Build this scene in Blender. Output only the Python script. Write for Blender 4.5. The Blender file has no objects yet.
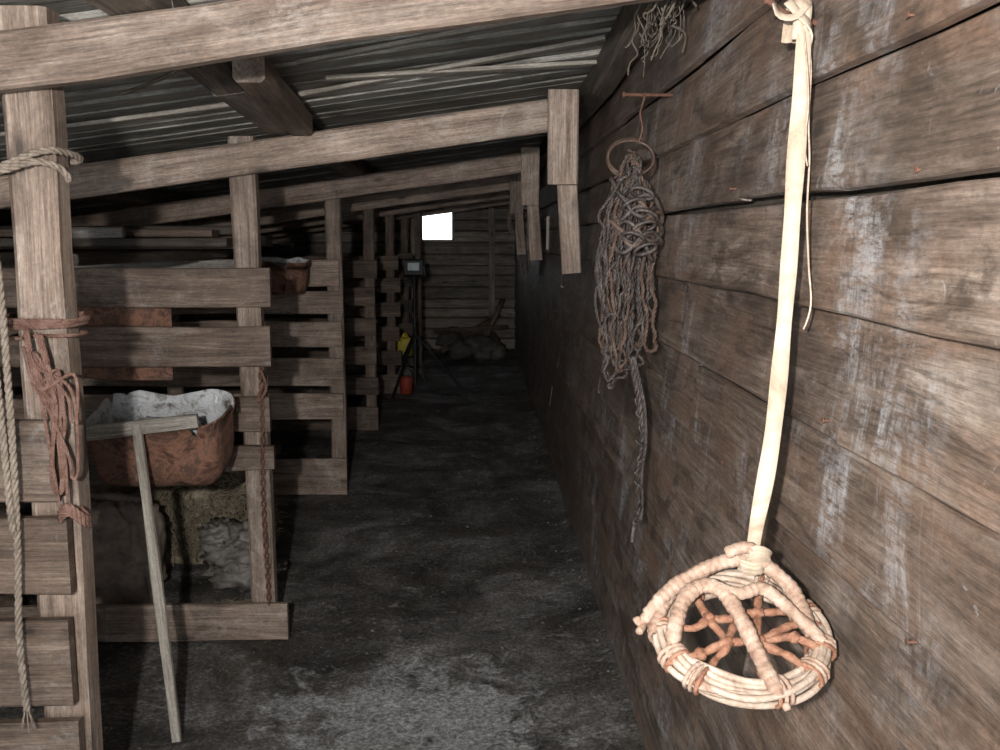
import bpy, math, random
from mathutils import Vector, Matrix, noise
R = random.Random(7)
scene = bpy.context.scene

# ------------------------------------------------------------ materials
def newmat(name):
    m = bpy.data.materials.new(name); m.use_nodes = True
    nt = m.node_tree; nt.nodes.clear()
    out = nt.nodes.new('ShaderNodeOutputMaterial'); b = nt.nodes.new('ShaderNodeBsdfPrincipled')
    nt.links.new(b.outputs[0], out.inputs[0])
    return m, nt, b
def N(nt, t, **k):
    n = nt.nodes.new(t)
    for a, v in k.items(): setattr(n, a, v)
    return n
def ramp(nt, fac, stops):
    r = N(nt, 'ShaderNodeValToRGB'); e = r.color_ramp.elements
    while len(e) < len(stops): e.new(0.5)
    for i, (p, c) in enumerate(stops):
        e[i].position = p
        e[i].color = (c, c, c, 1) if isinstance(c, (int, float)) else (*c, 1)
    nt.links.new(fac, r.inputs[0]); return r.outputs[0]
def noisetex(nt, vec, scale3, detail=4, rough=.6, dist=0.0):
    mp = N(nt, 'ShaderNodeMapping'); mp.inputs['Scale'].default_value = scale3
    nt.links.new(vec, mp.inputs[0])
    n = N(nt, 'ShaderNodeTexNoise'); n.inputs['Scale'].default_value = 1
    n.inputs['Detail'].default_value = detail; n.inputs['Roughness'].default_value = rough
    n.inputs['Distortion'].default_value = dist
    nt.links.new(mp.outputs[0], n.inputs['Vector']); return n.outputs[0]
def mix(nt, fac, a, b, mode='MIX'):
    m = N(nt, 'ShaderNodeMix', data_type='RGBA', blend_type=mode)
    for s, v in ((0, fac), (6, a), (7, b)):
        if hasattr(v, 'is_output'): nt.links.new(v, m.inputs[s])
        elif s == 0: m.inputs[0].default_value = v
        else: m.inputs[s].default_value = (*v, 1)
    return m.outputs[2]
def mul(nt, a, b):
    f = N(nt, 'ShaderNodeMath', operation='MULTIPLY'); nt.links.new(a, f.inputs[0])
    if hasattr(b, 'is_output'): nt.links.new(b, f.inputs[1])
    else: f.inputs[1].default_value = b
    return f.outputs[0]
def bump(nt, b, h, st, dist=.004):
    n = N(nt, 'ShaderNodeBump'); n.inputs['Strength'].default_value = st; n.inputs['Distance'].default_value = dist
    nt.links.new(h, n.inputs['Height']); nt.links.new(n.outputs[0], b.inputs['Normal'])

def wood(name, dark, mid, light, stain=(.35, .33, .3), samt=.0, grime=.5, wall=False, spec=.3):
    m, nt, b = newmat(name)
    at = N(nt, 'ShaderNodeAttribute', attribute_name='wc'); wc = at.outputs['Vector']
    tn = N(nt, 'ShaderNodeAttribute', attribute_name='tint').outputs['Fac']
    pos = N(nt, 'ShaderNodeNewGeometry').outputs['Position']
    g1 = noisetex(nt, wc, (5, 150, 150), 5, .75, .3)
    g2 = noisetex(nt, wc, (1.4, 15, 15), 9, .68, 1.2)
    g3 = noisetex(nt, pos, (3, 3, 3), 8, .72, .7)
    c = ramp(nt, g2, [(.30, dark), (.5, mid), (.70, light)])
    c = mix(nt, 1, c, ramp(nt, g1, [(.3, .45), (.5, .95), (.7, 1.35)]), 'MULTIPLY')
    sp_ = noisetex(nt, wc, (60, 160, 160), 4, .8)
    c = mix(nt, 1, c, ramp(nt, sp_, [(.3, .70), (.5, 1), (.7, 1.28)]), 'MULTIPLY')
    mp = N(nt, 'ShaderNodeMapping'); mp.inputs['Scale'].default_value = (3.2, 9, 9); nt.links.new(wc, mp.inputs[0])
    v = N(nt, 'ShaderNodeTexVoronoi'); v.inputs['Scale'].default_value = 1; nt.links.new(mp.outputs[0], v.inputs['Vector'])
    k = ramp(nt, v.outputs['Distance'], [(.05, .25), (.12, .7), (.2, 1)])
    c = mix(nt, .85, c, k, 'MULTIPLY')
    c = mix(nt, 1, c, ramp(nt, tn, [(0, .62), (1, 1.3)]), 'MULTIPLY')
    c = mix(nt, grime, c, ramp(nt, g3, [(.32, .35), (.64, 1.3)]), 'MULTIPLY')
    if wall:
        rr = ramp(nt, noisetex(nt, pos, (1.6, 1.6, 4.0), 6, .65, 1), [(.46, 0), (.64, .6)])
        c = mix(nt, rr, c, mix(nt, 1, (.205, .120, .076), ramp(nt, sp_, [(.3, .55), (.7, 1.4)]), 'MULTIPLY'))
        dk = ramp(nt, noisetex(nt, pos, (2.6, 2.6, 7), 9, .76, 1.0), [(.50, 0), (.60, .85)])
        c = mix(nt, dk, c, mix(nt, 1, (.062, .044, .033), ramp(nt, g1, [(.3, .5), (.7, 1.6)]), 'MULTIPLY'))
    if samt > 0:
        sc = (7, 5, 2.2) if wall else (9, 9, 9)
        s1 = ramp(nt, noisetex(nt, pos, sc, 10, .80, .8), [(.48, 0), (.64, samt)])
        s2 = ramp(nt, noisetex(nt, pos, (1.7, 1.7, 1.9), 2), [(.44, 0), (.58, 1)])
        broken = ramp(nt, noisetex(nt, wc, (24, 90, 90), 6, .8), [(.40, .0), (.56, 1)])
        c = mix(nt, mul(nt, mul(nt, s1, s2), broken), c, stain)
        s3 = ramp(nt, noisetex(nt, pos, (45, 30, 26), 4, .7, 1.), [(.66, 0), (.76, samt * .6)])
        c = mix(nt, s3, c, stain)
    nt.links.new(c, b.inputs['Base Color'])
    b.inputs['Roughness'].default_value = .5 if wall else .6; b.inputs['Specular IOR Level'].default_value = spec
    bump(nt, b, mix(nt, .5, g1, g2), .8, .007)
    return m

def simple(name, cols, scale=12, rough=.8, bs=.5, metal=0, s3=None, bd=.004, spec=.3, lo=.28, hi=.72):
    m, nt, b = newmat(name)
    pos = N(nt, 'ShaderNodeNewGeometry').outputs['Position']
    n1 = noisetex(nt, pos, s3 or (scale,) * 3, 8, .72, .6)
    k = len(cols)
    c = ramp(nt, n1, [(lo + (hi - lo) * i / max(1, k - 1), cols[i]) for i in range(k)])
    nt.links.new(c, b.inputs['Base Color']); b.inputs['Roughness'].default_value = rough
    b.inputs['Metallic'].default_value = metal; b.inputs['Specular IOR Level'].default_value = spec
    n2 = noisetex(nt, pos, (scale * 5,) * 3, 5)
    bump(nt, b, n2, bs, bd); return m

M_wall = wood('wall_wood', (.078, .055, .041), (.180, .132, .102), (.30, .245, .20), (.46, .455, .46), .95, .7, wall=True, spec=.55)
M_back = wood('back_wall_wood', (.12, .10, .08), (.28, .24, .20), (.44, .39, .33), (.35, .33, .3), .2, .5)
M_pen = wood('pen_wood', (.050, .033, .024), (.122, .084, .061), (.225, .167, .128), (.36, .34, .31), .45, .7)
M_raf = wood('rafter_wood', (.12, .082, .060), (.235, .172, .132), (.36, .285, .23), (.5, .46, .41), .5, .65)
M_roof = wood('roof_wood', (.12, .11, .092), (.26, .245, .215), (.42, .40, .36), (.52, .51, .48), .4, .7)
M_dark = wood('dark_wood', (.04, .031, .024), (.092, .074, .059), (.165, .14, .112), grime=.5)
M_grey = wood('weathered_handle_wood', (.13, .115, .095), (.28, .25, .21), (.42, .385, .335), grime=.4)
M_pale = wood('pale_board_wood', (.20, .18, .155), (.34, .31, .275), (.48, .45, .41), grime=.5)
M_rust = simple('rusty_metal', [(.022, .012, .009), (.085, .042, .028), (.19, .095, .060), (.07, .040, .030), (.24, .145, .10), (.38, .32, .28)], 9, .85, 1, lo=.32, hi=.72, bd=.008)
M_nail = simple('rusty_nail', [(.055, .028, .02), (.18, .085, .055)], 60, .8)
M_enamel = simple('frosted_chipped_enamel', [(.08, .06, .05), (.26, .255, .245), (.44, .45, .46), (.30, .29, .28), (.58, .60, .61)], 17, .6, .8, lo=.34, hi=.7)
M_rope = simple('hemp_rope', [(.085, .068, .052), (.20, .16, .125), (.30, .25, .205)], 60, .95)
M_redrope = simple('red_brown_twine', [(.055, .027, .020), (.145, .078, .058), (.22, .145, .115)], 40, .95)
M_hank = simple('old_leather_cord', [(.012, .009, .008), (.044, .033, .028), (.14, .112, .096)], 26, .5, .6, spec=.5)
M_hankrust = simple('rusty_leather_cord', [(.025, .015, .011), (.085, .052, .038), (.16, .115, .09)], 26, .65)
M_root = simple('dry_root', [(.04, .032, .025), (.105, .085, .065), (.18, .155, .125)], 40, .9)
M_strap = simple('cream_strap', [(.21, .13, .085), (.34, .265, .19), (.42, .345, .27), (.47, .40, .33)], 9, .7, .5)
M_cane = simple('cream_cane', [(.20, .12, .08), (.36, .275, .21), (.50, .43, .36)], 30, .6, .4)
M_wrap = simple('wrapped_root', [(.13, .066, .042), (.32, .215, .155), (.46, .365, .295)], 34, .75, .6)
M_twig = simple('rusty_twig', [(.085, .036, .022), (.25, .118, .070), (.37, .225, .15)], 50, .7, .6)
M_straw = simple('straw', [(.075, .060, .042), (.22, .18, .125), (.38, .33, .24)], 25, .9)
M_sack = simple('paper_sack', [(.07, .055, .045), (.20, .155, .125), (.28, .235, .20)], 14, .7)
M_plastic = simple('dirty_plastic_sheet', [(.045, .040, .036), (.13, .118, .105), (.24, .22, .20)], 9, .5)
M_stone = simple('stone', [(.03, .027, .024), (.10, .09, .08), (.17, .155, .14)], 6, .9)
M_black = simple('black_metal', [(.008, .008, .009), (.02, .02, .022)], 10, .5)
M_lens = simple('lamp_glass', [(.10, .16, .17), (.2, .3, .3)], 10, .15)
M_yellow = simple('yellow_plastic', [(.42, .33, .03), (.62, .5, .06)], 10, .5)
M_red = simple('red_plastic', [(.22, .03, .02), (.35, .06, .04)], 10, .5)

def floor_mat():
    m, nt, b = newmat('dirt_floor')
    pos = N(nt, 'ShaderNodeNewGeometry').outputs['Position']
    n1 = noisetex(nt, pos, (1.9, 1.9, 1.9), 10, .74, .6)
    c = ramp(nt, n1, [(.36, (.026, .023, .020)), (.46, (.080, .074, .067)), (.54, (.155, .145, .135)), (.64, (.32, .305, .29))])
    fine = noisetex(nt, pos, (60, 60, 60), 8, .85)
    c = mix(nt, 1, c, ramp(nt, fine, [(.36, .25), (.5, .95), (.66, 2.5)]), 'MULTIPLY')
    brn = ramp(nt, noisetex(nt, pos, (3, 3, 3), 5, .7), [(.48, 0), (.62, .45)])
    c = mix(nt, brn, c, mix(nt, 1, (.105, .083, .066), ramp(nt, fine, [(.34, .4), (.7, 1.9)]), 'MULTIPLY'))
    sp = N(nt, 'ShaderNodeVectorMath', operation='DISTANCE'); sp.inputs[1].default_value = (-.22, 3.08, 0)
    nt.links.new(pos, sp.inputs[0])
    near = ramp(nt, sp.outputs['Value'], [(.15, 1), (.66, 0)])
    nn = noisetex(nt, pos, (7, 7, 7), 9, .8, .5)
    ad = N(nt, 'ShaderNodeMath', operation='MULTIPLY_ADD'); nt.links.new(near, ad.inputs[0]); ad.inputs[1].default_value = .22; nt.links.new(nn, ad.inputs[2])
    pn = ramp(nt, ad.outputs[0], [(.57, 0), (.68, .95)])
    ashc = ramp(nt, fine, [(.40, (.14, .135, .13)), (.5, (.42, .415, .41)), (.60, (.80, .795, .79))])
    c = mix(nt, pn, c, ashc)
    fl = ramp(nt, noisetex(nt, pos, (34, 34, 34), 2, .5, 1.5), [(.66, 0), (.68, .85)])
    c = mix(nt, fl, c, (.34, .31, .26))
    nt.links.new(c, b.inputs['Base Color']); b.inputs['Roughness'].default_value = .7
    b.inputs['Specular IOR Level'].default_value = .35
    bump(nt, b, noisetex(nt, pos, (30, 30, 30), 9, .8), 1, .025); return m
M_floor = floor_mat()

# ------------------------------------------------------------ mesh builder
class B:
    def __init__(s): s.V = []; s.F = []; s.W = []; s.T = []; s.M = []; s.mats = []
    def mi(s, m):
        if m not in s.mats: s.mats.append(m)
        return s.mats.index(m)
    def rings(s, rings, wcs, tint, mat, cap=True, closed=False):
        k = len(rings[0]); base = len(s.V); i0 = s.mi(mat)
        for r, w in zip(rings, wcs):
            s.V += [tuple(p) for p in r]; s.W += w; s.T += [tint] * k
        n = len(rings)
        for i in range(n - 1 + (1 if closed else 0)):
            a = base + i * k; c = base + ((i + 1) % n) * k
            for j in range(k):
                s.F.append((a + j, a + (j + 1) % k, c + (j + 1) % k, c + j)); s.M.append(i0)
        if cap and not closed:
            s.F.append(tuple(base + j for j in reversed(range(k)))); s.M.append(i0)
            s.F.append(tuple(base + (n - 1) * k + j for j in range(k))); s.M.append(i0)
    def board(s, p0, p1, w, t, wdir, mat, tint=None, jit=.002, taper=0.0, seg=.25):
        p0 = Vector(p0); p1 = Vector(p1); L = p1 - p0; ln = L.length; L.normalize()
        W = Vector(wdir); W = (W - L * W.dot(L)).normalized(); T = L.cross(W)
        c = min(w, t) * .14; hw = w / 2; ht = t / 2
        sec = [(-hw + c, -ht), (hw - c, -ht), (hw, -ht + c), (hw, ht - c), (hw - c, ht), (-hw + c, ht), (-hw, ht - c), (-hw, -ht + c)]
        n = max(1, int(ln / seg)); off = (R.uniform(0, 50), R.uniform(0, 50), R.uniform(0, 50))
        if tint is None: tint = R.random()
        sd = R.uniform(0, 100); rs = []; ws = []
        for i in range(n + 1):
            f = i / n; d = ln * f
            jw = noise.noise((d * 1.7 + sd, 0, 0)) * jit * 2; je = 1 + noise.noise((d * 2.3 + sd, 5, 0)) * jit * 4 / w
            tp = (1 - taper * f)
            jt = noise.noise((d * 1.1 + sd, 9, 0)) * jit * 1.5
            rs.append([p0 + L * d + W * (x * je * tp + jw) + T * (y + jt) for x, y in sec])
            ws.append([(d + off[0], x + off[1], y + off[2]) for x, y in sec])
        s.rings(rs, ws, tint, mat)
    def tube(s, pts, r, mat, k=6, tint=.5, closed=False, flat=1.0):
        pts = [Vector(p) for p in pts]; n = len(pts); rs = []; ws = []; d = 0; nrm = None
        for i in range(n):
            a = pts[i - 1] if (i > 0 or closed) else pts[0]; b = pts[(i + 1) % n] if (i < n - 1 or closed) else pts[-1]
            t = (b - a)
            t = t.normalized() if t.length > 1e-9 else Vector((0, 0, 1))
            if nrm is None:
                nrm = t.orthogonal().normalized()
            nrm = (nrm - t * nrm.dot(t)); nrm = nrm.normalized() if nrm.length > 1e-6 else t.orthogonal().normalized()
            bn = t.cross(nrm)
            if i > 0: d += (pts[i] - pts[i - 1]).length
            rr = r(d, i / max(1, n - 1)) if callable(r) else r
            rs.append([pts[i] + nrm * math.cos(2 * math.pi * j / k) * rr + bn * math.sin(2 * math.pi * j / k) * rr * flat for j in range(k)])
            ws.append([(d, j * .01, 0) for j in range(k)])
        s.rings(rs, ws, tint, mat, True, closed)
    def rope(s, pts, rad, mat, pitch=None, step=None, strands=3):
        pitch = pitch or rad * 7; step = step or rad * .9
        pts = resample(spline(pts), step); n = len(pts); nrm = None; fr = []
        for i in range(n):
            t = (pts[min(n - 1, i + 1)] - pts[max(0, i - 1)]).normalized()
            if nrm is None: nrm = t.orthogonal().normalized()
            nrm = (nrm - t * nrm.dot(t)).normalized(); fr.append((pts[i], nrm.copy(), t.cross(nrm), i * step))
        for q in range(strands):
            o = q * 2 * math.pi / strands
            s.tube([p + (a * math.cos(2 * math.pi * dd / pitch + o) + b * math.sin(2 * math.pi * dd / pitch + o)) * rad * .52 for p, a, b, dd in fr], rad * .55, mat, 5)
    def lump(s, c, rad, mat, amp=.2, sc=3, seed=0, nu=22, nv=14, sq=1.0):
        c = Vector(c); rs = []; ws = []
        for i in range(nv + 1):
            ph = -math.pi / 2 + math.pi * (i + .02) / (nv + .04); ring = []; w = []
            for j in range(nu):
                th = 2 * math.pi * j / nu
                f = lambda v: math.copysign(abs(v) ** sq, v)
                d = Vector((f(math.cos(ph)) * f(math.cos(th)), f(math.cos(ph)) * f(math.sin(th)), f(math.sin(ph))))
                k = 1 + amp * noise.fractal(d * sc + Vector((seed, 0, 0)), 1, 2, 4)
                ring.append(c + Vector((d.x * rad[0], d.y * rad[1], d.z * rad[2])) * k); w.append(tuple(d))
            rs.append(ring); ws.append(w)
        s.rings(rs, ws, .5, mat)
    def obj(s, name, smooth=False):
        me = bpy.data.meshes.new(name); me.from_pydata(s.V, [], s.F)
        for m in s.mats: me.materials.append(m)
        me.polygons.foreach_set('material_index', s.M)
        a = me.attributes.new('wc', 'FLOAT_VECTOR', 'POINT'); a.data.foreach_set('vector', [x for w in s.W for x in w])
        a = me.attributes.new('tint', 'FLOAT', 'POINT'); a.data.foreach_set('value', s.T)
        if smooth: me.polygons.foreach_set('use_smooth', [True] * len(me.polygons))
        me.update(); o = bpy.data.objects.new(name, me); scene.collection.objects.link(o); return o
def spline(P, m=10):
    P = [Vector(p) for p in P]
    if len(P) < 3: return P
    out = []
    for i in range(len(P) - 1):
        a = P[max(0, i - 1)]; b = P[i]; c = P[i + 1]; d = P[min(len(P) - 1, i + 2)]
        for j in range(m):
            t = j / m
            out.append(.5 * ((2 * b) + (c - a) * t + (2 * a - 5 * b + 4 * c - d) * t * t + (3 * b - a - 3 * c + d) * t ** 3))
    out.append(P[-1]); return out
def resample(P, step):
    out = [P[0]]; acc = 0
    for i in range(1, len(P)):
        a = P[i - 1]; b = P[i]; l = (b - a).length; t = step - acc
        while t <= l: out.append(a.lerp(b, t / l)); t += step
        acc = l - (t - step)
    if len(out) < 3: out.append(P[-1])
    return out

WX = .52           # inner face of right wall
YF, YB = -1.2, 14.0
def zo(y):
    t = min(1, max(0, (y - 2.2) / 1.6)); return .10 * (1 - t * t * (3 - 2 * t))
def rz(x, y): return 1.99 + .14 * (x - .26) + zo(y)     # underside of rafters

# ------------------------------------------------------------ floor
def make_floor():
    x0, x1, y0, y1 = -3.0, .62, YF, YB + .3; st = .04
    nx = int((x1 - x0) / st); ny = int((y1 - y0) / st); V = []; F = []
    for j in range(ny + 1):
        for i in range(nx + 1):
            x = x0 + (x1 - x0) * i / nx; y = y0 + (y1 - y0) * j / ny
            z = noise.fractal((x * 1.5, y * 1.5, 0), 1, 2, 5) * .020 + noise.noise((x * 7, y * 7, 3)) * .008 - .012
            if x > .25: z += (x - .25) ** 2 * .35
            V.append((x, y, z))
    for j in range(ny):
        for i in range(nx):
            a = j * (nx + 1) + i; F.append((a, a + 1, a + nx + 2, a + nx + 1))
    me = bpy.data.meshes.new('floor'); me.from_pydata(V, [], F); me.materials.append(M_floor)
    me.polygons.foreach_set('use_smooth', [True] * len(F))
    o = bpy.data.objects.new('floor', me); scene.collection.objects.link(o)
make_floor()

# ------------------------------------------------------------ right wall
b = B()
lines = [2.20, 2.02, 1.84, 1.665, 1.49, 1.294, 1.11, .925, .745, .56, .38, .19, .0]
joints = {5: [1.38, 6.1], 4: [2.9, 7.3], 3: [1.95, 5.0, 9.1], 6: [2.35, 5.6], 7: [4.2, 8.], 2: [3.3, 7.7], 8: [1.8, 6.3], 1: [2.4, 6.], 9: [3.2], 10: [2.2, 7]}
for i in range(len(lines) - 1):
    zt, zb = lines[i], lines[i + 1]; js = [YF] + joints.get(i + 1, [R.uniform(3, 9)]) + [YB + .05]
    for a, c in zip(js[:-1], js[1:]):
        dx = R.uniform(0, .010); zj = R.uniform(-.007, .007)
        tilt = .024
        b.board((WX + .020 + dx, a + .0015, (zt + zb) / 2 + zj), (WX + .020 + dx, c - .0015, (zt + zb) / 2 + R.uniform(-.007, .007)),
                zt - zb - .005, .024, (tilt / (zt - zb), 0, 1), M_wall, tint=R.uniform(.2, .9), jit=.0035)
b.board((WX + .02, YF, 2.32), (WX + .02, YB, 2.32), .24, .024, (0, 0, 1), M_wall, tint=.3)
b.board((WX + .06, YF, 1.2), (WX + .06, YB, 1.2), 2.44, .02, (0, 0, 1), M_dark, tint=.2, jit=0, seg=3)
b.obj('wall_right')

b = B()
for (y, z) in [(1.15, 1.68), (1.20, 1.865), (2.0, 1.7), (2.0, 1.13), (1.1, 1.12), (1.42, 1.33)]:
    x = WX - .003 + R.uniform(0, .003)
    b.tube([(x + .02, y, z), (x - .004, y, z - .001)], .0018, M_nail, 8)
    b.tube([(x - .003, y, z), (x - .0045, y, z)], .0045, M_nail, 10)
b.obj('wall_nails')

# back wall with window opening
b = B()
wx0, wx1, wz0, wz1 = -.80, -.35, 1.56, 2.0
z = 0
while z < 2.3:
    h = R.uniform(.13, .17); zc = z + h / 2; y = YB + R.uniform(0, .02)
    spans = [(-3.0, .55)]
    if z + h > wz0 and z < wz1: spans = [(-3.0, wx0), (wx1, .55)]
    for a, c in spans: b.board((a, y, zc), (c, y, zc + R.uniform(-.008, .008)), h - .022, .025, (0, 0, 1), M_back, jit=.003)
    z += h + .006
b.board((-3.0, YB + .06, wz0 / 2), (.6, YB + .06, wz0 / 2), wz0 + .0, .02, (0, 0, 1), M_dark, jit=0)
b.board((-3.0, YB + .06, 2.16), (.6, YB + .06, 2.16), .32, .02, (0, 0, 1), M_dark, jit=0)
b.board((-3.0, YB + .06, 1.78), (wx0, YB + .06, 1.78), .46, .02, (0, 0, 1), M_dark, jit=0)
b.board((wx1, YB + .06, 1.78), (.6, YB + .06, 1.78), .46, .02, (0, 0, 1), M_dark, jit=0)
b.board((-3.0, YB + .05, -.04), (.6, YB + .05, -.04), .12, .04, (0, 0, 1), M_dark, jit=0)
for x in (-1.55, -.92, .2): b.board((x, YB - .04, 0), (x, YB - .04, 2.1), .09, .05, (1, 0, 0), M_back)
b.obj('wall_back')
b = B()
for p0, p1, wd in [((wx0 - .03, YB - .0, wz0), (wx1 + .03, YB - .0, wz0), (0, 0, 1)), ((wx0 - .03, YB, wz1), (wx1 + .03, YB, wz1), (0, 0, 1)),
                   ((wx0, YB, wz0), (wx0, YB, wz1), (1, 0, 0)), ((wx1, YB, wz0), (wx1, YB, wz1), (1, 0, 0))]:
    b.board(p0, p1, .035, .07, wd, M_back)
b.obj('window_1')

b = B(); z = 0
while z < 2.0:
    h = .17; b.board((-2.95, YF, z + h / 2), (-2.95, YB, z + h / 2), h - .006, .03, (0, 0, 1), M_dark, jit=.003); z += h
b.board((-3.0, YF, 1.0), (-3.0, YB, 1.0), 2.0, .02, (0, 0, 1), M_dark, jit=0, seg=3)
b.obj('wall_left')

# roof boards (ceiling)
b = B(); y = YF
while y < YB + .2:
    w = R.uniform(.10, .15); dz = R.uniform(0, .012)
    x0, x1 = -3.05, .62
    zz = lambda x: rz(x, y) + .235 + dz
    b.board((x0, y + w / 2, zz(x0)), (x1, y + w / 2 + R.uniform(-.01, .01), zz(x1)), w - .006, .02, (0, 1, 0), M_roof, jit=.004, tint=R.uniform(.25, .85))
    y += w
for ya, yb in ((YF, 2.2), (2.2, 3.8), (3.8, YB + .3)):
    za = rz(-1.2, ya) + .30; zb = rz(-1.2, yb) + .30
    b.board((-1.2, ya, za), (-1.2, yb, zb), 3.9, .02, (1, 0, .14), M_dark, jit=0, seg=9)
b.obj('ceiling')

for i, (x, w) in enumerate([(-.74, .11), (-2.0, .10)]):
    b = B()
    pts = [YF, 2.3, 3.0, 3.9, 9.0, YB]
    for a, c in zip(pts[:-1], pts[1:]):
        b.board((x, a, rz(x, a) + .17), (x, c + .0, rz(x, c) + .17), w, .095, (1, 0, .14), M_dark, tint=.9)
    b.obj('roof_purlin')
b = B()
b.board((-.62, 2.75, rz(-.62, 2.75) + .12), (-.64, 3.62, rz(-.64, 3.62) + .14), .09, .08, (1, 0, 0), M_pen, tint=.5)
b.obj('roof_beam_offcut')
b = B()
for a, c in ((YF, 2.2), (2.2, 3.8), (3.8, 9.), (9., YB)):
    b.board((WX - .045, a, rz(WX, a) + .165), (WX - .045, c, rz(WX, c) + .165), .085, .11, (1, 0, 0), M_dark, tint=.9)
b.obj('wall_plate_beam')
b = B()
def lath(x0, y0, x1, y1, w=.05, m=M_pale, dz=.215, tint=.5):
    b.board((x0, y0, rz(x0, y0) + dz), (x1, y1, rz(x1, y1) + dz), w, .014, (0, 1, 0), m, tint=tint)
lath(-.62, 3.5, .42, 3.3, .045, M_grey); lath(-.55, 3.1, .4, 2.95, .03, M_grey); lath(-1.6, 3.0, -.8, 2.9, .06, M_grey); lath(-1.8, 3.45, -.85, 3.5, .04, M_grey)
lath(-.5, 3.3, .42, 3.62, .05, M_grey, .21, .7)
b.obj('ceiling_laths')
b = B()
for p in [[(-1.02, 2.9, 2.01), (-.9, 2.88, 2.05), (-.80, 2.86, 2.10)], [(-1.36, 3.0, 2.04), (-1.30, 2.9, 2.09), (-1.26, 2.8, 2.13)]]:
    b.tube(spline(p), .005, M_root, 6)
b.obj('roof_twigs')

for y in (2.17, 3.72, 6.0, 8.05, 10.0, 12.0):
    b = B(); x0, x1 = -2.93, .50
    if 3 < y < 9: x1 = .30
    if y > 9: x1 = .45
    b.board((x0, y, rz(x0, y) + .06), (x1, y, rz(x1, y) + .06), .118, .05, (0, 0, 1), M_raf, tint=.3 if y < 3 else .75, jit=.004)
    if 3 < y < 9:
        b.board((.315, y - .055, rz(.3, y) - .20), (.315, y - .055, rz(.3, y) + .14), .11, .045, (1, 0, 0), M_raf, tint=.8)
        b.board((.335, y + .02, rz(.3, y) - .16), (.362, y + .05, rz(.3, y) - .53), .075, .03, (1, 0, 0), M_raf, tint=.6)
    b.obj('roof_rafter')

# ------------------------------------------------------------ posts
def post(x, y, w, zt, m=M_pen, tint=.7, lean=0, t=.09):
    b = B(); b.board((x, y, -.03), (x + lean, y, zt), w, t, (1, 0, 0), m, tint=tint, jit=.003); b.obj('support_post')
post(-.995, 2.27, .11, 2.10, M_raf, .6, -.0)
post(-.865, 3.80, .095, 1.98, M_raf, .35, -.03, .07)
post(-.885, 6.08, .095, 1.97, M_raf, .35, -.0, .07)
post(-.90, 8.13, .09, 1.97, M_pen, .8, 0, .07)
post(-.90, 10.08, .09, 1.97, M_pen, .8, 0, .07)
post(-.90, 12.08, .09, 1.97, M_pen, .8, 0, .07)
post(-.70, 11.5, .07, 1.97, M_pen, .7, 0, .05)

def partition(y, xr, xl, rails, extra_posts=(), t=.028, mat=M_pen):
    b = B()
    for r in rails:
        z0, z1 = r[0], r[1]; tint = r[2] if len(r) > 2 else None; m = r[3] if len(r) > 3 else mat
        xe = xr + R.uniform(-.012, .012) + (r[4] if len(r) > 4 else 0)
        b.board((xl, y + R.uniform(-.006, .006), (z0 + z1) / 2), (xe, y + R.uniform(-.004, .004), (z0 + z1) / 2 + R.uniform(-.006, .006)), z1 - z0, t, (0, 0, 1), m, tint=tint, jit=.004)
    for (x, yy, zt) in extra_posts: b.board((x, yy, -.02), (x, yy, zt), .09, .07, (1, 0, 0), mat)
    b.obj('pen_partition')
partition(2.195, -.955, -2.9, [(1.0, 1.19, .6), (.78, .965, .5), (.50, .713, .5), (.28, .463, .6), (.05, .24, .4)], t=.03)
partition(3.735, -.80, -2.9, [(1.34, 1.49, .6), (1.11, 1.265, .6), (.86, .99, .5), (0.0, .15, .35, M_raf, .03), (.70, .80, .3)], [(-1.9, 3.79, 1.5)])
partition(6.02, -.84, -2.9, [(1.31, 1.475, .8), (1.14, 1.28, .6), (.93, 1.09, .7), (.69, .865, .6), (.48, .64, .75), (-.01, .225, .5)], [(-1.9, 6.08, 1.47)], mat=M_raf)
partition(8.07, -.84, -2.9, [(1.28, 1.42), (1.05, 1.2), (.8, .95), (.55, .7), (.3, .45), (0, .2)], mat=M_pen)
partition(10.02, -.80, -2.9, [(1.28, 1.42), (1.05, 1.2), (.8, .95), (.55, .7), (.3, .45), (0, .2)], mat=M_pen)
partition(12.02, -.80, -2.9, [(1.28, 1.42), (1.0, 1.15), (.7, .85), (.4, .55), (.1, .25)], mat=M_pen)

b = B()
for x in (-1.55, -2.2): b.board((x, 3.76, 1.517), (x, 5.99, 1.507), .06, .045, (1, 0, 0), M_dark)
b.obj('shelf_bearer_rails')
b = B()
for i, (y, zc, x0, x1, w, t, m) in enumerate([(4.6, 1.57, -2.6, -1.15, .16, .04, M_dark), (4.8, 1.565, -2.5, -1.12, .13, .05, M_pen), (5.0, 1.57, -2.4, -1.22, .14, .05, M_pen),
        (5.2, 1.575, -2.6, -1.1, .18, .06, M_dark), (4.7, 1.615, -2.55, -1.25, .12, .035, M_pen), (4.95, 1.625, -2.5, -1.15, .12, .045, M_dark), (5.2, 1.63, -2.2, -1.18, .10, .05, M_grey)]):
    b.board((x0, y, zc + .01), (x1, y + R.uniform(-.05, .05), zc + .01 + R.uniform(-.004, .004)), w, t, (0, 1, 0), m)
b.tube([(-2.0, 4.53, 1.62), (-1.62, 4.54, 1.625)], .028, M_pale, 12)
b.obj('lumber_stack')
b = B()
b.board((-2.6, 5.97, .90), (-1.30, 5.97, .91), .10, .02, (0, 0, 1), M_pale, tint=.5)
b.board((-2.6, 5.97, 1.41), (-1.40, 5.97, 1.42), .10, .02, (0, 0, 1), M_pale, tint=.6)
b.obj('pale_boards')
b = B()
b.board((-1.62, 3.80, 1.20), (-1.20, 3.82, 1.19), .28, .006, (0, 0, 1), M_rust, jit=.008, seg=.05)
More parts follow.
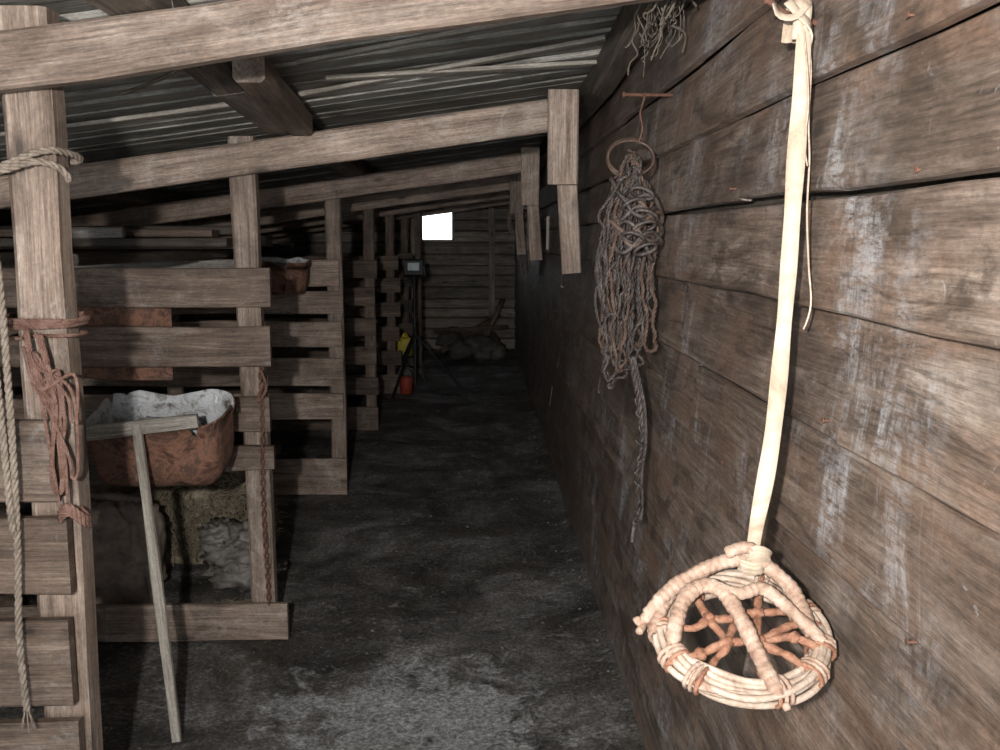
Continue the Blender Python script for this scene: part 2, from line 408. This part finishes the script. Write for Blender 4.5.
b.obj('rusty_sheet_metal')

# ------------------------------------------------------------ troughs
def trough(cx, cy, cz, hx, hy, h, tilt, rot=0.0, seed=0):
    b = B(); nu = 120
    def ring(fx, z, off, sh=0):
        out = []
        for j in range(nu):
            th = 2 * math.pi * j / nu; c, s_ = math.cos(th), math.sin(th); e = .42 if c > 0 else .2
            x = math.copysign(abs(c) ** e, c) * (hx * (fx if c > 0 else .5 + .5 * fx) - off); y = math.copysign(abs(s_) ** e, s_) * (hy * (fx * 1.0 - (1 - fx) * .5) - off)
            d = noise.noise((x * 6 + seed, y * 6, z * 6)) * .020 + noise.noise((x * 19 + seed, y * 19, z * 19)) * .007
            zz = z + d * .3
            if z > h * .95:
                q = noise.noise((x * 11 + seed, y * 11, 1)); zz += q * .018 - (max(0, noise.noise((x * 22 + seed, y * 22, 7)) - .12) * .12)
            out.append(Vector((x, y + d, zz)))
        return out
    prof = [(.70, 0), (.80, .006), (.88, .03), (.92, .055), (.94, .08), (.96, .11), (.97, .14), (.98, .17), (.99, h * .82), (1.0, h)]
    outer = [ring(.02, 0, 0)] + [ring(f, z, 0) for f, z in prof]
    lip = [ring(1.02, h + .002, 0), ring(1.01, h + .005, .004)]
    inner = [ring(f, max(z, .006), .008) for f, z in reversed(prof)] + [ring(.05, .008, 0)]
    M = Matrix.Translation((cx, cy, cz)) @ Matrix.Rotation(rot, 4, 'Z') @ Matrix.Rotation(tilt, 4, 'X')
    tr = lambda rr: [[M @ p for p in r] for r in rr]
    w = lambda rr: [[(0, 0, 0)] * nu for _ in rr]
    b.rings(tr(outer + lip), w(outer + lip), .5, M_rust, cap=False)
    b.rings(tr([lip[-1]] + inner), w([lip[-1]] + inner), .5, M_enamel, cap=False)
    for k in range(14):
        p = M @ Vector((R.uniform(-.8, .7) * hx, R.uniform(-.3, .7) * hy, h * R.uniform(.30, .62))); r = R.uniform(.02, .045)
        b.lump(p, (r * 1.4, r, r * .8), M_enamel, .5, 2, k + seed, 12, 8)
    return b.obj('rusty_trough', True)
trough(-1.115, 3.48, .757, .235, .15, .25, math.radians(17), math.radians(-4))
trough(-1.2, 5.85, 1.27, .20, .09, .20, math.radians(8), 0, 9)

b = B()
top = Vector((-1.135, 3.205, .985)); bot = Vector((-.966, 2.94, .005))
b.board(bot, top, .030, .024, (1, 0, 0), M_grey, tint=.75, jit=.002)
b.board((-1.32, 3.202, .955), (-.935, 3.212, .998), .05, .022, (0, 0, 1), M_grey, tint=.45, taper=.1)
b.obj('wooden_scraper')

# ------------------------------------------------------------ strap, nail, hoop
b = B()
b.tube(spline([(WX + .03, 1.57, 1.928), (.48, 1.555, 1.942), (.445, 1.545, 1.962)]), .005, M_nail, 10)
b.tube([(.447, 1.545, 1.961), (.441, 1.544, 1.965)], .008, M_nail, 10)
b.obj('rusty_spike')
def ribbon(b, pts, w, mat, wd=(1, -.3, 0), t=.0022, wf=None):
    P = resample(spline(pts), .008); rs = []; ws = []; n = len(P)
    for i in range(n):
        T = (P[min(n - 1, i + 1)] - P[max(0, i - 1)]).normalized(); W = Vector(wd); W = (W - T * W.dot(T)).normalized(); Nn = T.cross(W)
        ww = (wf(i / (n - 1)) if wf else 1) * w / 2; cv = .0015
        rs.append([P[i] - W * ww + Nn * cv, P[i] + Nn * -t, P[i] + W * ww + Nn * cv, P[i] + W * ww + Nn * (cv + t), P[i] + Nn * t * .4, P[i] - W * ww + Nn * (cv + t)])
        ws.append([(i * .01, 0, 0)] * 6)
    b.rings(rs, ws, .5, mat)
b = B()
ribbon(b, [(.499, 1.54, 1.925), (.495, 1.52, 1.88), (.484, 1.50, 1.70), (.470, 1.475, 1.50), (.45, 1.45, 1.30), (.424, 1.43, 1.16), (.418, 1.425, 1.11)], .026, M_strap, wf=lambda f: .70 + .32 * math.sin(f * math.pi) + (.12 * math.sin(f * 9)) + .05 * math.sin(f * 31))
ribbon(b, [(.503, 1.555, 1.92), (.500, 1.53, 1.84), (.493, 1.515, 1.72)], .014, M_strap)
for k in range(4):
    o = R.uniform(-.012, .012)
    ribbon(b, [(.496 + o, 1.53, 1.90), (.500 + o, 1.528, 1.945), (.502 + o, 1.55, 1.968), (.500 + o, 1.575, 1.95), (.494 + o, 1.57, 1.90)], .016, M_strap)
ribbon(b, [(.470, 1.53, 1.955), (.487, 1.525, 1.935), (.505, 1.525, 1.915), (.502, 1.53, 1.885)], .014, M_strap, wd=(0, .3, 1))
ribbon(b, [(.446, 1.52, 1.950), (.455, 1.52, 1.932), (.480, 1.52, 1.930), (.505, 1.53, 1.955)], .010, M_strap, wd=(0, .3, 1))
b.tube(resample(spline([(.503, 1.54, 1.93), (.508, 1.52, 1.86), (.506, 1.515, 1.78), (.512, 1.52, 1.72), (.505, 1.50, 1.64), (.511, 1.5, 1.56), (.514, 1.49, 1.50), (.505, 1.49, 1.462), (.497, 1.49, 1.458)]), .01), .0017, M_cane, 6)
b.tube(resample(spline([(.498, 1.53, 1.92), (.495, 1.5, 1.86), (.50, 1.5, 1.80), (.497, 1.5, 1.74), (.505, 1.5, 1.70)]), .01), .0014, M_cane, 6)
for k in range(5):
    a = R.uniform(-.006, .006)
    ribbon(b, [(.400 + a, 1.41, 1.125 - k * .004), (.418, 1.395, 1.135 - k * .006 + a), (.437 + a, 1.41, 1.12), (.43, 1.45, 1.10 - k * .004), (.405, 1.45, 1.11), (.400, 1.41, 1.125 - k * .004)], .014, M_strap, wd=(0, 0, 1))
b.obj('hanging_strap', True)

C = Vector((.384, 1.35, 1.024)); ta = math.radians(26)
def L3(x, y, h):
    return C + Vector((x, y * math.cos(ta) - h * math.sin(ta), y * math.sin(ta) + h * math.cos(ta)))
b = B()
for k in range(12):
    r0 = .098 + .0068 * (k % 4); h0 = -.012 + .0105 * (k // 4) + R.uniform(-.002, .002); pts = []
    for i in range(73):
        th = 2 * math.pi * i / 72
        rr = r0 + .004 * math.sin(2 * th + k) + .002 * math.sin(5 * th + k * 2)
        pts.append(L3(rr * math.cos(th) * 1.05, rr * .96 * math.sin(th), h0 + .004 * math.sin(3 * th + k)))
    b.tube(pts[:-1], lambda d, f, k=k: .0052 * (1 + .12 * noise.noise((d * 30, k, 0))), M_cane, 7, closed=True)
def wrapped(pts, r, m=M_wrap, pitch=.011, am=.22):
    sd = R.uniform(0, 9)
    P = resample(spline([L3(*p) for p in pts]), .0026)
    b.tube(P, lambda d, f: r * (1 + .14 * abs(math.sin(math.pi * d / pitch)) + am * noise.noise((d * 40 + sd, 0, 0))) * (1 if .03 < f < .97 else .75), m, 10)
wrapped([(-.140, .025, .002), (-.118, .045, .020), (-.085, .07, .032), (-.04, .09, .044), (.0, .10, .052), (.04, .095, .052), (.072, .070, .042), (.090, .035, .030), (.096, -.02, .016)], .0105)
wrapped([(-.108, -.030, .010), (-.098, .002, .028), (-.080, .035, .042), (-.052, .052, .048), (-.025, .042, .046), (-.006, .0, .036), (.008, -.05, .022), (.026, -.118, .008)], .0108)
wrapped([(-.035, .048, .048), (.0, .036, .048), (.035, .045, .048), (.065, .02, .038), (.112, -.03, .016)], .009)
wrapped([(-.132, .0, .008), (-.10, .055, .018), (-.07, .095, .020), (-.03, .105, .020)], .008)
wrapped([(.05, .085, .052), (.035, .10, .068), (.015, .10, .078), (-.012, .098, .068)], .009)
for P in [[(-.118, -.055, .006), (-.07, -.045, .012), (-.03, -.03, .018), (.02, -.025, .012), (.07, -.02, .016), (.118, -.045, .006)],
          [(-.085, -.095, .006), (-.05, -.055, .012), (-.03, -.03, .018), (-.045, .02, .012), (-.06, .09, .006)],
          [(.09, -.085, .006), (.055, -.05, .012), (.02, -.025, .014), (.03, .03, .012), (.05, .10, .006)],
          [(-.03, -.03, .018), (.0, .02, .012), (.03, .03, .012), (.11, .04, .006)], [(-.05, .02, .01), (.0, .02, .012)],
          [(.0, .02, .012), (-.005, .07, .01), (0, .11, .005)], [(.02, -.025, .012), (.01, -.08, .008), (.03, -.118, .004)],
          [(.02, -.025, .014), (.075, .005, .014), (.12, .01, .006)], [(-.115, .02, .008), (-.075, .0, .014), (-.045, .02, .012)]]:
    wrapped(P, .0056, M_twig, .02, .6)
for (x, y, h) in [(-.03, -.03, .018), (.02, -.025, .013), (.0, .02, .012), (.03, .03, .012), (-.045, .02, .012), (.07, -.02, .016), (-.07, -.045, .012)]:
    c0 = L3(x, y, h); b.lump(c0, (.010, .010, .009), M_twig, .4, 3, x * 100, 12, 8)
for (x, y) in [(-.125, .01), (-.118, -.05), (-.085, -.09), (.033, -.118), (.09, -.08), (.12, -.03), (.11, .045), (.05, .10), (-.06, .1)]:
    th = math.atan2(y, x)
    for q in range(3):
        tq = th + (q - 1) * .07; c0 = Vector((math.cos(tq) * .1135, math.sin(tq) * .104, -.001)); pts = []
        for i in range(12):
            a = 2 * math.pi * i / 12; pts.append(L3(c0.x + math.cos(tq) * math.cos(a) * .0205, c0.y + math.sin(tq) * math.cos(a) * .0205, c0.z + math.sin(a) * .0185))
        b.tube(pts, .0034, M_twig if (q + int(x * 100)) % 3 == 0 else M_wrap, 6, closed=True)
for P in [[(-.14, .025, 0), (-.148, .022, .004), (-.152, .028, .010)], [(-.135, .03, .0), (-.15, .005, .0)], [(.033, -.12, 0), (.036, -.132, -.004)]]:
    wrapped(P, .0055, M_wrap)
b.obj('wicker_hoop', True)

# ------------------------------------------------------------ cord hank on spike
b = B()
b.tube(spline([(WX + .03, 2.78, 1.995), (.47, 2.76, 1.992), (.40, 2.74, 1.99)]), .0045, M_nail, 8)
b.tube([(.405, 2.74, 1.99), (.398, 2.74, 1.99)], .008, M_nail, 8)
b.obj('rusty_spike')
b = B(); cx, cy = .428, 2.74
b.tube(resample(spline([(.462, 2.755, 1.998), (.458, 2.745, 1.975), (.448, 2.74, 1.94), (.455, 2.74, 1.90), (.445, 2.74, 1.86)]), .01), .003, M_nail, 6)
for k in range(3):
    pts = []
    for i in range(30):
        a = 2 * math.pi * i / 30; pts.append((cx - .003 + .064 * math.cos(a), cy + .01 * k + .015 * math.sin(a), 1.820 + (.048 + .004 * k) * math.sin(a)))
    b.tube(pts, .0036, M_hankrust, 6, closed=True)
for k in range(23):
    xo = R.uniform(-.062, .058); hw = R.uniform(.010, .032); zb = R.uniform(1.17, 1.45); zt = R.uniform(1.76, 1.84); yy = cy + R.uniform(-.05, .045)
    pts = []; sd = R.uniform(0, 99); nn = 46; mm = M_hankrust if k % 4 == 0 else M_hank
    for i in range(nn):
        a = 2 * math.pi * i / nn
        s_ = math.sin(a); c_ = math.cos(a)
        f = min(1, (1 - c_) * 1.6)
        x = cx + xo * f + math.copysign(abs(s_) ** .45, s_) * hw
        zc = (zt + zb) / 2 + (zt - zb) / 2 * c_
        nv = noise.noise_vector((i * .55 + sd, k, 0)) * .022
        pts.append(Vector((min(x + nv.x, WX - .014), yy + nv.y, zc + nv.z)))
    b.rope(pts + [pts[0]], R.uniform(.0045, .0066), mm, pitch=.030, step=.007, strands=2)
for k in range(4):
    z1 = R.uniform(1.45, 1.6); z2 = z1 - R.uniform(.12, .2); e = R.uniform(-.105, -.085)
    b.rope([(cx - .04, cy - .03, z1 + .05), (cx + e, cy - .03, z1 - .03), (cx + e + .01, cy - .03, z2), (cx - .05, cy - .02, z2 - .05), (cx - .02, cy - .02, z2)], .0045, M_hank, strands=2)
for k in range(9):
    x0 = cx + .012 + R.uniform(-.01, .01); zc = R.uniform(1.56, 1.74); sl = R.uniform(-.04, .04); pts = []; rx = R.uniform(.05, .085)
    for i in range(15):
        a = math.pi * (.9 + 1.3 * i / 14) + R.uniform(-.05, .05)
        pts.append((min(x0 + rx * math.cos(a), WX - .012), cy - .015 + .058 * math.sin(a), zc + sl * math.cos(a) + .022 * math.sin(i * .9 + k)))
    b.tube(resample(spline(pts), .008), .0066, M_hank if k % 3 else M_hankrust, 8)
for k in range(6):
    x = cx + R.uniform(-.01, .06); z = 1.57 + .03 * k; pts = []
    for i in range(14):
        a = 2 * math.pi * i / 14; pts.append((min(x + .030 * math.cos(a), WX - .012), cy - .074 - .01 * math.sin(a), z + .013 * math.sin(a) + .3 * (.028 * math.cos(a)) * (-1) ** k))
    b.tube(pts, .0058, M_hank, 7, closed=True)
tail = [(.43, 2.72, 1.27), (.462, 2.72, 1.12), (.470, 2.73, 1.02), (.462, 2.74, .92), (.466, 2.74, .83), (.46, 2.74, .775)]
b.rope(tail, .0100, M_hank, pitch=.07, step=.008); b.rope([Vector(p) + Vector((.008, -.01, .01 * (i % 2))) for i, p in enumerate(tail)], .007, M_hank, pitch=.05, step=.008)
for k in range(11):
    z0 = .80 + k * .04; b.tube(spline([(.470, 2.735, z0), (.458 + R.uniform(-.012, .01), 2.715, z0 - .012), (.450 + R.uniform(-.006, .02), 2.712, z0 - .03)]), .004, M_hank, 5)
b.obj('cord_hank', True)

b = B()
for k in range(50):
    x = R.uniform(.42, .50); y = R.uniform(2.3, 2.7); z = rz(.45, y) + .11
    p = [Vector((x, y, z))]
    for i in range(R.randint(3, 7)):
        q = p[-1] + Vector((R.uniform(-.022, .02), R.uniform(-.03, .03), -R.uniform(.008, .04))); q.x = min(q.x, .51); p.append(q)
    b.tube(spline(p, 4), R.uniform(.0010, .0028), M_root, 5)
b.obj('dry_root_tuft')

# ------------------------------------------------------------ ropes on left post
b = B(); px, py = -.995, 2.27
def around(z, rx, ry, turns=1, dz=0, ph=0):
    out = []
    n = int(16 * turns)
    for i in range(n + 1):
        a = 2 * math.pi * i / 16 + ph; out.append((px + rx * math.copysign(abs(math.cos(a)) ** .6, math.cos(a)), py + ry * math.copysign(abs(math.sin(a)) ** .6, math.sin(a)), z + dz * i / n))
    return out
b.rope([(-1.25, 2.10, 1.70), (-1.12, 2.14, 1.725), (-1.04, 2.165, 1.75), (-.96, 2.185, 1.785), (-.925, 2.22, 1.79), (-.92, 2.32, 1.78), (-1.0, 2.345, 1.77), (-1.07, 2.32, 1.76), (-1.08, 2.22, 1.755), (-1.03, 2.17, 1.745), (-.96, 2.18, 1.765), (-.915, 2.2, 1.75), (-.90, 2.21, 1.72)], .0085, M_rope)
b.rope([(-1.06, 2.15, 1.75), (-1.045, 2.13, 1.66), (-1.03, 2.125, 1.5), (-1.025, 2.12, 1.3), (-1.025, 2.12, 1.1), (-1.035, 2.13, .9), (-1.045, 2.13, .7), (-1.04, 2.13, .52)], .0085, M_rope)
b.rope([(-1.08, 2.14, 1.73), (-1.06, 2.12, 1.66), (-1.045, 2.12, 1.6), (-1.05, 2.12, 1.4), (-1.04, 2.115, 1.1), (-1.035, 2.115, .95)], .0085, M_rope)
b.rope([(-1.11, 2.13, 1.71), (-1.09, 2.11, 1.6), (-1.06, 2.10, 1.52), (-1.045, 2.10, 1.44), (-1.05, 2.10, 1.3)], .008, M_rope)
for k in range(5): b.tube(spline([(-1.04, 2.13, .54), (-1.04 + R.uniform(-.02, .02), 2.13 + R.uniform(-.02, .0), .48)]), .0015, M_rope, 5)
b.obj('hanging_rope', True)
b = B()
for k in range(5): b.rope(around(1.38 + k * .010 + R.uniform(-.01, .01), .075 + R.uniform(0, .012), .062, 1, R.uniform(-.03, .03), R.uniform(0, 6)), .0045, M_redrope)
for k in range(9):
    x0 = R.uniform(-1.02, -.95); zt = R.uniform(1.31, 1.41); zb = R.uniform(.95, 1.2); xr = R.uniform(-.95, -.900)
    b.rope([(x0, 2.17, zt), (x0 + .03, 2.15, zt - .08), (xr, 2.165, (zt + zb) / 2 + .03), (xr + .005, 2.165, zb + .03), (xr - .01, 2.165, zb), (xr - .015, 2.16, zb + .06), (x0 + .03, 2.155, (zt + zb) / 2 + .05), (x0 + .01, 2.165, zt)], .004, M_redrope)
for k in range(5):
    z = R.uniform(.93, 1.0); b.rope([(-.95, 2.16, z), (-.925, 2.15, z + .02), (-.90, 2.17, z - .01), (-.90, 2.2, z - .02), (-.925, 2.21, z)], .006, M_redrope)
b.obj('twine_bundle', True)

b = B(); z = 1.10; k = 0
while z > .17:
    x = -.835 + .004 * math.sin(z * 8); y = 3.700; pts = []
    for i in range(12):
        a = 2 * math.pi * i / 12; u = .007 * math.cos(a); v = .014 * math.sin(a)
        pts.append((x + (u if k % 2 else 0), y + (0 if k % 2 else u), z + v))
    b.tube(pts, .0032, M_nail, 5, closed=True); z -= .021; k += 1
b.rope([(-.83, 3.70, 1.1), (-.81, 3.69, 1.03), (-.845, 3.69, .98), (-.82, 3.69, 1.06)], .006, M_redrope)
b.obj('rusty_chain', True)

# ------------------------------------------------------------ pen contents
def straws(b, cx, cy, rx, ry, zf, n, ln=(.05, .16), m=M_straw):
    for _ in range(n):
        a = R.uniform(0, 6.283); q = math.sqrt(R.random()); x = cx + rx * q * math.cos(a); y = cy + ry * q * math.sin(a); z = zf(x, y)
        l = R.uniform(*ln) / 2; th = R.uniform(0, 6.283); el = R.uniform(-.5, .5)
        d = Vector((math.cos(th) * math.cos(el), math.sin(th) * math.cos(el), math.sin(el))) * l
        p = Vector((x, y, z)); b.tube([p - d, p + Vector((0, 0, l * .2)), p + d], .0018, m, 4)
b = B(); hc = (-1.52, 4.95); hr = (.44, .38)
b.lump((hc[0], hc[1], .12), (.37, .30, .36), M_straw, .3, 2.5, 3, 36, 20)
for _ in range(5200):      # straws spread over the whole dome surface
    th = R.uniform(0, 6.283); ph = math.asin(R.uniform(0, 1)); rr = R.uniform(.9, 1.06)
    p = Vector((hc[0] + hr[0] * rr * math.cos(ph) * math.cos(th), hc[1] + hr[1] * rr * math.cos(ph) * math.sin(th), .08 + .44 * rr * math.sin(ph)))
    d = Vector((R.gauss(0, 1), R.gauss(0, 1), R.gauss(0, .6))).normalized() * R.uniform(.025, .07)
    b.tube([p - d, p + d], .0019, M_straw, 4)
b.obj('hay_heap', True)
b = B()
straws(b, -1.03, 3.98, .14, .08, lambda x, y: .03 + R.uniform(0, .02), 200, (.03, .09))
b.obj('straw_tuft')
b = B(); b.lump((-1.62, 4.15, .23), (.22, .13, .25), M_sack, .20, 3.5, 5, 60, 44, .55)
b.tube(spline([(-1.78, 4.15, .46), (-1.62, 4.13, .49), (-1.46, 4.15, .46)]), .02, M_sack, 8)
b.obj('feed_sack', True)
b = B()
for k, (x, y, z, rx, rz_) in enumerate([(-1.12, 4.32, .18, .13, .08), (-1.03, 4.30, .26, .10, .06), (-1.17, 4.30, .28, .08, .05), (-1.08, 4.33, .09, .16, .08)]):
    b.lump((x, y, z), (rx, .10, rz_), M_plastic, .45, 3.0, k * 7, 40, 26, .9)
b.obj('plastic_sheet_bundle', True)

b = B()
for k in range(160):
    x = R.uniform(-.72, .47); y = R.uniform(2.5, 8); r = R.uniform(.003, .009)
    if R.random() < .4: x = R.uniform(.38, .5)
    b.lump((x, y, r * .3 + (.35 * (x - .25) ** 2 if x > .25 else 0)), (r, r, r * .7), M_stone, .4, 2, k, 7, 5)
b.obj('loose_clods')

# ------------------------------------------------------------ far end
b = B()
for k in range(26):
    x = R.uniform(-.45, .26); y = R.uniform(12.6, 13.7); r = R.uniform(.09, .18)
    b.lump((x, y, r * .6 + R.uniform(0, .22) * (y - 12.3)), (r, r, r * .7), M_stone, .4, 1.6, k, 14, 10)
b.board((-.5, 13.0, .1), (.3, 13.5, .55), .08, .03, (0, 0, 1), M_pen); b.board((.0, 12.7, .1), (.35, 13.6, .75), .07, .03, (1, 0, 0), M_raf); b.board((-.6, 13.1, .35), (.4, 13.0, .42), .06, .03, (0, 0, 1), M_pen)
b.obj('rubble_heap', True)

tx, ty = -.66, 10.1
b = B()
b.tube([(tx, ty, .45), (tx, ty, 1.22)], .014, M_black, 10); b.tube([(tx, ty, .20), (tx, ty, .75)], .02, M_black, 10); b.tube([(tx, ty, .72), (tx, ty, .78)], .03, M_black, 10)
for a in (.15, 2.2, 4.3):
    e = (tx + .5 * math.cos(a), ty + .5 * math.sin(a), .01)
    b.tube([(tx, ty, .62), e], .014, M_black, 8); b.tube([(tx, ty, .25), (tx + .26 * math.cos(a), ty + .26 * math.sin(a), .315)], .008, M_black, 6)
b.board((tx - .095, ty, 1.30), (tx + .095, ty, 1.30), .17, .10, (0, 0, 1), M_black, jit=0)
b.board((tx - .06, ty - .053, 1.31), (tx + .06, ty - .053, 1.31), .08, .01, (0, 0, 1), M_lens, jit=0)
b.tube(spline([(tx - .10, ty, 1.3), (tx - .10, ty, 1.21), (tx, ty, 1.19), (tx + .10, ty, 1.21), (tx + .10, ty, 1.3)]), .008, M_black, 6)
b.tube(resample(spline([(tx, ty + .04, 1.25), (tx - .06, ty, .9), (tx + .05, ty - .05, .5), (tx + .15, ty - .1, .05), (tx + .5, ty - .3, .015)]), .03), .006, M_black, 5)
b.obj('tripod_work_lamp', False)
b = B(); b.lump((-.80, 10.6, .42), (.085, .06, .11), M_yellow, .03, 1, 1, 20, 14, .5); b.tube([(-.80, 10.6, .52), (-.80, 10.6, .56)], .02, M_yellow, 10)
b.tube(spline([(-.84, 10.6, .50), (-.80, 10.6, .57), (-.75, 10.6, .50)]), .01, M_yellow, 6)
b.obj('yellow_jug', True)
b = B(); b.board((-.92, 10.6, .14), (-.68, 10.6, .14), .28, .2, (0, 0, 1), M_dark, jit=0); b.board((-.93, 10.6, .295), (-.67, 10.6, .295), .24, .03, (0, 1, 0), M_dark, jit=0)
b.obj('wooden_crate')
b = B(); rs = []
for z_, r_ in ((.01, .05), (.02, .06), (.17, .075), (.19, .07)): rs.append([(-.74 + r_ * math.cos(2 * math.pi * j / 16), 9.9 + r_ * math.sin(2 * math.pi * j / 16), z_) for j in range(16)])
b.rings(rs, [[(0, 0, 0)] * 16] * 4, .5, M_red); b.tube(spline([(-.815, 9.9, .17), (-.79, 9.9, .25), (-.74, 9.9, .28), (-.69, 9.9, .25), (-.665, 9.9, .17)]), .005, M_black, 6)
b.obj('red_bucket', True)

b = B()
b.tube([(WX + .02, 9.5, 1.90), (.38, 9.5, 1.92)], .01, M_nail, 8)
for k in range(9):
    pts = []; rr = .13 + R.uniform(-.03, .02)
    for i in range(25):
        a = 2 * math.pi * i / 24; pts.append((.38 + rr * .8 * math.cos(a) * .8 + R.uniform(-.004, .004), 9.47 + .012 * k - .05, 1.76 + rr * math.sin(a)))
    b.rope(pts, .012, M_rope, step=.02)
b.obj('rope_coil', True)
b = B()
b.tube([(WX + .02, 8.6, 1.82), (.40, 8.6, 1.84)], .01, M_nail, 8)
b.lump((.425, 8.6, 1.56), (.06, .12, .25), M_sack, .35, 3, 4, 24, 18)
for k in range(6): b.tube(spline([(.43, 8.55, 1.83), (.40 + R.uniform(-.03, .03), 8.5, 1.6), (.42 + R.uniform(-.04, .03), 8.5, 1.2 + R.uniform(0, .2))]), .006, M_hank, 6)
b.obj('leather_harness', True)
for (y, zt, zb, m, w) in [(5.1, 1.93, 1.63, M_pale, .06), (6.9, 1.75, 1.52, M_grey, .06)]:
    b = B(); b.board((.49, y, zb), (.492, y, zt), w, .02, (0, 1, 0), m, tint=.9)
    b.tube([(WX + .02, y, zt - .02), (.465, y, zt - .02)], .005, M_nail, 8); b.obj('hanging_slat')

# ------------------------------------------------------------ light
w = bpy.data.worlds.new('World'); scene.world = w; w.use_nodes = True
bg = w.node_tree.nodes['Background']; bg.inputs[0].default_value = (.88, .94, 1, 1); bg.inputs[1].default_value = 4.2
l = bpy.data.lights.new('camera_flash', 'SPOT'); l.energy = 430; l.spot_size = math.radians(100); l.spot_blend = 1; l.shadow_soft_size = .03; l.color = (1, .975, .95)
lo = bpy.data.objects.new('camera_flash', l); scene.collection.objects.link(lo); lo.location = (-.24, -.28, 1.74)
lo.rotation_euler = (Vector((0.25, 6, 1.25)) - lo.location).to_track_quat('-Z', 'Y').to_euler()

cam = bpy.data.cameras.new('camera'); co = bpy.data.objects.new('camera', cam); scene.collection.objects.link(co)
cam.sensor_width = 36; cam.lens = 972 * 36 / 1000; cam.clip_start = .02
co.location = (0, 0, 1.6); co.rotation_euler = (math.radians(90 - 8.02), 0, math.radians(-1.3))
scene.camera = co
scene.view_settings.view_transform = 'Standard'
